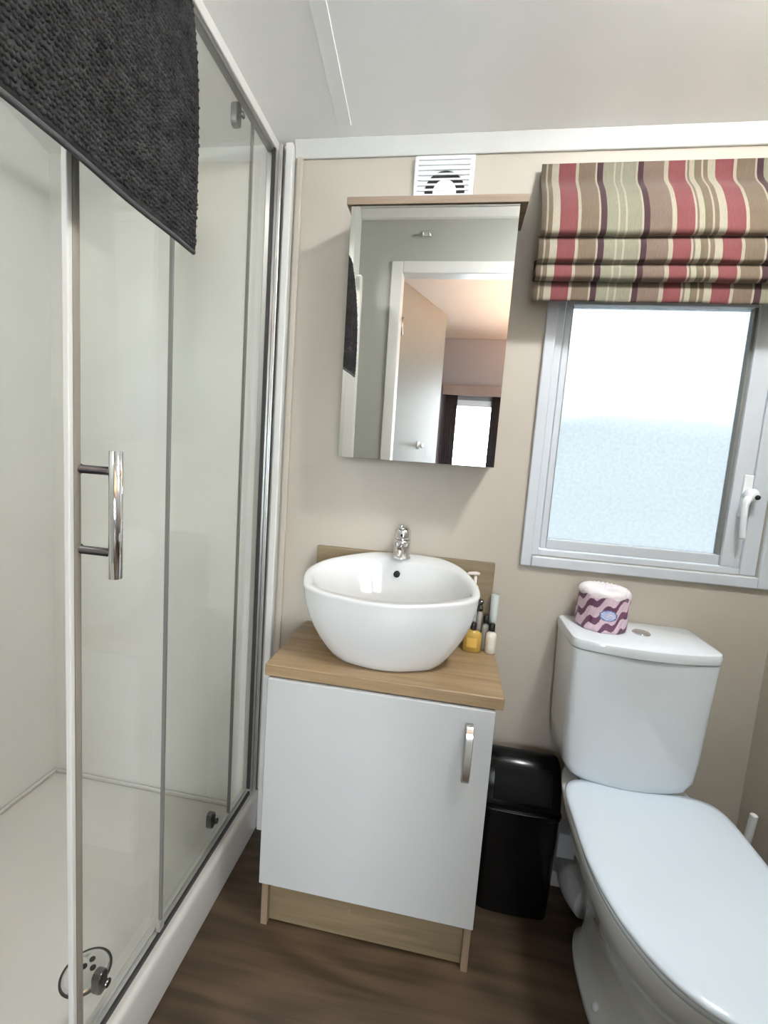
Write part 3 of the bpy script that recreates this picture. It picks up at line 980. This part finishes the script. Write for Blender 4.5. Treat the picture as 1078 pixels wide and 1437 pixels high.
# fill light added over the shower to lift its walls (above the frame)
sl = empty('shower_fill', (-0.30, -0.95, ceil_z(-0.95)), 'small round fill light added out of view in the ceiling over the shower', 'lamp')
bm = bmesh.new()
lathe(bm, [(.046, .02), (.046, -.010), (.060, -.014), (.062, .02)], (-0.30, -0.95, ceil_z(-0.95)), 32, cap0=False, cap1=False)
mesh_obj('bezel', bm, m_chrome, sl, smooth=True)
bm = bmesh.new()
lathe(bm, [(0, .012), (.0455, .012), (.0455, .016), (0, .016)], (-0.30, -0.95, ceil_z(-0.95)), 32)
mesh_obj('lens', bm, emit_mat('shower_fill_glow', (1.0, 0.98, 0.95), 8.0), sl, smooth=True)
# hall lamp
ha = empty('hall_lamp', (1.42, -2.55, 0.0), 'floor uplighter with an opaque bowl glowing warm in the hall', 'lamp')
bm = bmesh.new()
lathe(bm, [(0, 0), (.13, 0), (.13, .02), (.014, .035), (.012, 1.88), (0, 1.88)], (1.42, -2.55, 0), 24)
mesh_obj('lamp_stand', bm, m_satin, ha, smooth=True)
bm = bmesh.new()
lathe(bm, [(0, 1.872), (.03, 1.875), (.10, 1.92), (.15, 1.99), (.147, 1.99), (.098, 1.923), (.03, 1.880), (0, 1.878)], (1.42, -2.55, 0), 32, cap0=False, cap1=False)
mesh_obj('lamp_bowl', bm, m_satin, ha, smooth=True)

# hall curtains and pelmet
def curtain(x0, x1, label):
    bm = bmesh.new()
    N = 36
    a = [(x0 + (x1 - x0) * i / N, HY + .045 + .014 * math.sin(i * 1.15)) for i in range(N + 1)]
    poly = a + [(x, y - .006) for x, y in reversed(a)]
    loft(bm, [[(x, y, .40) for x, y in poly], [(x, y, 1.80) for x, y in poly]])
    tag(mesh_obj('curtain', bm, m_curtain, smooth=True), label, 'curtain', group='hall window curtains')
curtain(.372, .500, 'dark hall curtain on the side of the mirror nearest the open door')
curtain(.835, .925, 'dark hall curtain on the side of the window farthest from the open door')
pe = mesh_obj('curtain_pelmet', B((.345, .955, HY + .001, HY + .085, 1.79, 1.885)), m_pelmet, bevel=.004)
tag(pe, 'brown pelmet box above the hall window curtains', 'pelmet')

# ------------------------------------------------------------------ roman blind
BX0, BX1 = .676, 1.366
bl = empty('roman_blind', (1.02, 0, 1.98), 'striped red, brown and sage roman blind pulled up over the window', 'blind')
m_str = stripe_mat('striped_fabric', (BX1 - BX0) / 2)
def fold(name, prof, inset=0.0):
    pr = catmull([(0, y, z) for y, z in prof], 5, False)
    bm = bmesh.new()
    NX = 30
    rings = []
    th = .003
    outer = [(p.y, p.z) for p in pr]
    for i in range(NX + 1):
        x = BX0 + inset + (BX1 - BX0 - 2 * inset) * i / NX
        wv = .0025 * math.sin(x * 23) + .0015 * math.sin(x * 51 + 1)
        rings.append([Vector((x, y + wv * min(1, (outer[0][1] - z) / .06), z)) for y, z in outer] + [Vector((x, y + wv * min(1, (outer[0][1] - z) / .06) + th, z + th * .3)) for y, z in reversed(outer)])
    loft(bm, rings)
    return mesh_obj(name, bm, m_str, bl, smooth=True)
fold('top_fall', [(-.022, 2.001), (-.024, 1.985), (-.034, 1.950), (-.072, 1.905), (-.104, 1.850), (-.118, 1.805), (-.118, 1.790), (-.105, 1.786), (-.070, 1.800)])
fold('fold', [(-.066, 1.806), (-.096, 1.792), (-.112, 1.765), (-.116, 1.738), (-.113, 1.729), (-.100, 1.727), (-.066, 1.742)])
fold('fold', [(-.062, 1.748), (-.092, 1.738), (-.106, 1.716), (-.111, 1.698), (-.107, 1.690), (-.096, 1.688), (-.062, 1.702)])
fold('bottom_fall', [(-.058, 1.712), (-.082, 1.700), (-.090, 1.680), (-.092, 1.664), (-.091, 1.648), (-.086, 1.645), (-.080, 1.652)])
mesh_obj('head_rail', B((BX0 + .006, BX1 - .006, -.020, -.001, 1.975, 2.000)), m_trim, bl, bevel=.002)

# ------------------------------------------------------------------ toilet
TXC = 1.022
to = empty('toilet', (TXC, -.35, 0), 'white close coupled toilet with lid down, below the window', 'toilet')
def rrect(x0, x1, y0, y1, bow, r, z, n=5, bowback=0.0):
    # front edge (y0) bowed forward, rounded corners
    pts = []
    def corner(cx, cy, a0):
        for k in range(n + 1):
            a = a0 + PI / 2 * k / n
            pts.append((cx + r * math.cos(a), cy + r * math.sin(a)))
    corner(x1 - r, y1 - r, 0)
    corner(x0 + r, y1 - r, PI / 2)
    corner(x0 + r, y0 + r, PI)
    for k in range(1, 10):
        pts.append((x0 + r + (x1 - x0 - 2 * r) * k / 10, y0))
    corner(x1 - r, y0 + r, 3 * PI / 2)
    out = []
    xm, hw = (x0 + x1) / 2, (x1 - x0) / 2
    for x, y in pts:
        f = (y1 - y) / (y1 - y0)
        out.append(Vector((x, y - bow * f * (1 - ((x - xm) / hw) ** 2), z)))
    return out
# cistern tank
bm = bmesh.new()
TW = [(.462, .108, -.155), (.466, .122, -.166), (.480, .140, -.173), (.505, .154, -.176), (.56, .159, -.177), (.66, .162, -.179), (.8065, .1675, -.183)]
loft(bm, [rrect(TXC - .010 - hw, TXC - .010 + hw, yf, -.012, .026, .018, z) for z, hw, yf in TW])
mesh_obj('cistern', bm, m_wc, to, smooth=True, bevel=.003)
LZ = .835
bm = bmesh.new()
loft(bm, [rrect(TXC - .010 - hw, TXC - .010 + hw, yf, yb, .030, .020, z) for z, hw, yf, yb in
          ((.808, .165, -.180, -.010), (.8095, .1685, -.1835, -.008), (.824, .1695, -.185, -.007), (.832, .1675, -.183, -.009), (LZ, .163, -.178, -.014))])
ld = mesh_obj('cistern_lid', bm, m_wc, to, smooth=True, bevel=.002)
bm = bmesh.new()
lathe(bm, [(0, 0), (.021, 0), (.021, .003), (.0185, .0055), (.017, .004), (0, .005)], (1.0285, -.098, LZ - .001), 32)
fb = mesh_obj('flush_button', bm, m_chrome, ld, smooth=True)
# lid and seat outlines
def seat_ring(hw, yb, yf, z, n=64, pw=2.5):
    out = []
    yc = yb - .20
    for k in range(n):
        a = 2 * PI * k / n
        c, s = math.cos(a), math.sin(a)
        if s >= 0:   # back: squarer
            x = hw * .95 * math.copysign(abs(c) ** (2 / 8.0), c)
            y = yc + (yb - yc) * abs(s) ** (2 / 8.0)
            x *= 1 + .0526 * (1 - abs(s) ** 1.2)
        else:
            x = hw * math.copysign(abs(c) ** (2 / 2.35), c)
            y = yc - (yc - yf) * abs(s) ** (2 / 2.1)
        out.append(Vector((TXC + .012 + x, y, z)))
    return out
SZ = .470
def scaled_ring(k, z):
    cx, cy = TXC + .012, -.41
    return [Vector((cx + (p.x - cx) * k, cy + (p.y - cy) * k, z)) for p in seat_ring(.181, -.177, -.657, z)]
bm = bmesh.new()
loft(bm, [seat_ring(.178, -.178, -.655, SZ - .014), seat_ring(.183, -.176, -.660, SZ - .011), seat_ring(.184, -.175, -.661, SZ - .005), seat_ring(.181, -.177, -.657, SZ - .001),
          scaled_ring(.94, SZ + .0015), scaled_ring(.80, SZ + .003), scaled_ring(.55, SZ + .0045), scaled_ring(.28, SZ + .005), scaled_ring(.04, SZ + .0052)])
mesh_obj('seat_lid', bm, m_seat, to, smooth=True)
bm = bmesh.new()
loft(bm, [seat_ring(.170, -.19, -.640, SZ - .033), seat_ring(.175, -.187, -.650, SZ - .030), seat_ring(.177, -.186, -.652, SZ - .020), seat_ring(.174, -.187, -.648, SZ - .0155)])
mesh_obj('seat', bm, m_seat, to, smooth=True)
for sx in (-1, 1):
    bm = bmesh.new()
    tube(bm, [(TXC + sx * .075 - .03, -.188, SZ - .020), (TXC + sx * .075 + .03, -.188, SZ - .020)], .011, 14)
    mesh_obj('hinge', bm, m_seat, to, smooth=True)
# pan: bowl flowing into a pedestal
def pan_ring(hw, yb, yf, z, n=48, pw=2.2):
    yc = (yb * .55 + yf * .45)
    out = []
    for k in range(n):
        a = 2 * PI * k / n
        c, s = math.cos(a), math.sin(a)
        e = 2 / 3.4 if s > 0 else 2 / pw
        x = hw * math.copysign(abs(c) ** e, c)
        y = yc + ((yb - yc) if s > 0 else (yc - yf)) * math.copysign(abs(s) ** e, s)
        out.append(Vector((TXC + .006 + x, y, z)))
    return out
bm = bmesh.new()
loft(bm, [pan_ring(.100, -.135, -.46, 0.0), pan_ring(.104, -.130, -.47, .008), pan_ring(.104, -.130, -.47, .030), pan_ring(.088, -.14, -.45, .048), pan_ring(.084, -.145, -.445, .10),
          pan_ring(.086, -.145, -.455, .16), pan_ring(.098, -.14, -.49, .22), pan_ring(.125, -.12, -.55, .29), pan_ring(.152, -.08, -.605, .355), pan_ring(.166, -.040, -.632, .41),
          pan_ring(.168, -.030, -.636, .434), pan_ring(.163, -.035, -.630, .438)])
mesh_obj('pan', bm, m_wc, to, smooth=True)
bm = bmesh.new()
loft(bm, [rrect(TXC - .11, TXC + .10, -.17, -.014, .01, .02, z) for z in (.436, .463)])
mesh_obj('cistern_coupling', bm, m_wc, to, smooth=True)
for sx in (-1, 1):
    bm = bmesh.new()
    lathe(bm, [(.0, 0), (.011, 0), (.011, .006), (.007, .013), (0, .015)], (TXC + .006 + sx * .084, -.335, .036), 18)
    mesh_obj('bolt_cap', bm, m_seat, to, smooth=True)
bm = bmesh.new()
tube(bm, catmull([(TXC - .045, -.13, .085), (TXC - .060, -.095, .085), (TXC - .066, -.05, .088), (TXC - .066, -.003, .09)], 5, False), [.043] * 10 + [.039] * 6, 24)
mesh_obj('waste_pipe', bm, m_pvc, to, smooth=True)
bm = bmesh.new()
box(bm, .905, .955, -.060, -.001, .140, .215)
mesh_obj('pipe_cover', bm, m_pvc, to, bevel=.004)

# ------------------------------------------------------------------ wrapped toilet roll
RX, RY, RR, RH = .9355, -.0785, .0615, .104
fa = math.atan2(-1.271 - RY, .522 - RX)
tr = empty('toilet_roll', (RX, RY, LZ), 'wrapped toilet roll with pink and purple zigzag print standing on the cistern lid', 'toilet roll')
bm = bmesh.new()
NU, NV = 200, 56
vr = []
for j in range(NV + 1):
    v = RH * j / NV
    e = min(v, RH - v) / .010
    rr = RR * (1 - .07 * (1 - min(1, e)) ** 2)
    row = []
    for i in range(NU):
        a = 2 * PI * i / NU
        wob = .0007 * math.sin(a * 9 + v * 60) + .0006 * math.sin(a * 23 - v * 140)
        row.append(bm.verts.new((RX + (rr + wob) * math.cos(a), RY + (rr + wob) * math.sin(a), LZ + v)))
    vr.append(row)
def pattern(u, v):
    du, dv = u - .0165, v - .047
    q = (du / .0215) ** 2 + (dv / .0145) ** 2
    if q < 1:
        if q > .70:
            return 2
        wv = .0035 * math.sin(du * 300)
        if abs(dv - wv) < .0014 or abs(dv - wv - .006) < .0011 or abs(dv - wv + .006) < .0009:
            return 4
        return 3
    if v > RH - .014 + .003 * math.sin(u * 130):
        return 4
    P_ = .040
    st = .80 * (u + P_ / (2 * PI) * 1.6 * math.sin(2 * PI * u / P_))
    f = ((v - st + .008) / .044) % 1.0
    return 1 if f < .42 else 0
for j in range(NV):
    for i in range(NU):
        k = (i + 1) % NU
        f = bm.faces.new((vr[j][i], vr[j][k], vr[j + 1][k], vr[j + 1][i]))
        a = 2 * PI * (i + .5) / NU - fa
        a = (a + PI) % (2 * PI) - PI
        f.material_index = pattern(a * RR, RH * (j + .5) / NV)
# closed ends: gathered wrapper with a dimple at the core
for (row, zz, sgn) in ((vr[-1], LZ + RH, 1), (vr[0], LZ, -1)):
    prev = row
    for (rf, dz) in ((.80, .003), (.55, .002), (.36, -.002), (.22, -.012), (.02, -.016)):
        cur = [bm.verts.new((RX + RR * rf * math.cos(2 * PI * i / NU) * (1 + .03 * math.sin(i * 1.3)), RY + RR * rf * math.sin(2 * PI * i / NU), zz + (dz if sgn > 0 else 0.0005) + (.0012 * math.sin(i * .9) if .3 < rf < .9 and sgn > 0 else 0))) for i in range(NU)]
        for i in range(NU):
            k = (i + 1) % NU
            bm.faces.new((prev[i], prev[k], cur[k], cur[i])).material_index = 4
        prev = cur
mesh_obj('wrapper', bm, [m_rollw, m_rollp, m_rollb, m_rolll, m_rollwh], tr, smooth=True)
bm = bmesh.new()
lathe(bm, [(.010, .004), (.055, .004), (.055, .088), (.024, .088), (.010, .080)], (RX, RY, LZ), 40)
mesh_obj('paper', bm, m_paper, tr, smooth=True)

# ------------------------------------------------------------------ bin
bn = empty('pedal_bin', (.782, -.075, 0), 'glossy black swing top bin between the vanity and the toilet', 'bin')
bn.name = 'swing_bin'
WP['swing_bin'] = Vector((.782, -.075, 0))
NX0, NX1, NY0, NY1 = .676, .888, -.130, -.006
def brect(ix, iy, z, bow=.006):
    return rrect(NX0 + ix, NX1 - ix, NY0 + iy, NY1 - iy, bow, .022, z)
bm = bmesh.new()
loft(bm, [brect(.010, .008, 0), brect(.006, .005, .004), brect(.003, .003, .16), brect(.001, .001, .300), brect(-.002, -.002, .303), brect(-.002, -.002, .312), brect(.006, .006, .3145)])
mesh_obj('bin_body', bm, m_black, bn, smooth=True, bevel=.001)
bm = bmesh.new()
prof = [(-.124, .3125), (-.126, .330), (-.117, .372), (-.098, .412), (-.075, .432), (-.052, .437), (-.028, .428), (-.012, .400), (-.008, .3125)]
pr = catmull([(0, y, z) for y, z in prof], 4, False)
rings = []
for (x, s) in ((NX0 + .004, .90), (NX0 + .008, .97), (NX0 + .016, 1.0), (NX1 - .016, 1.0), (NX1 - .008, .97), (NX1 - .004, .90)):
    rings.append([Vector((x, -.066 + (p.y + .066) * s, .3125 + (p.z - .3125) * s)) for p in pr])
loft(bm, rings)
mesh_obj('bin_lid', bm, m_black, bn, smooth=True, bevel=.002)
bm = bmesh.new()
fl = [(-.1275, .338), (-.119, .374), (-.101, .410), (-.092, .419)]
frings = []
for x in (NX0 + .030, NX1 - .030):
    frings.append([Vector((x, y - .0015, z + .001)) for y, z in fl] + [Vector((x, y + .003, z - .003)) for y, z in reversed(fl)])
loft(bm, frings)
mesh_obj('swing_flap', bm, m_blackflap, bn, bevel=.001)

# ------------------------------------------------------------------ toilet brush in the corner
tb = empty('toilet_brush', (1.335, -.085, 0), 'white toilet brush standing in its holder in the corner behind the toilet', 'toilet brush')
bm = bmesh.new()
lathe(bm, [(0, 0), (.036, 0), (.038, .006), (.032, .10), (.030, .13), (.026, .13), (.026, .02), (0, .02)], (1.335, -.085, 0), 28)
mesh_obj('holder', bm, m_vent, tb, smooth=True)
bm = bmesh.new()
tube(bm, catmull([(1.336, -.085, .05), (1.339, -.085, .16), (1.353, -.086, .28), (1.359, -.088, .37), (1.360, -.088, .392)], 6, False), [.006] * 6 + [.007] * 6 + [.009] * 10 + [.009, .0075, .004], 14)
mesh_obj('brush_handle', bm, m_vent, tb, smooth=True)
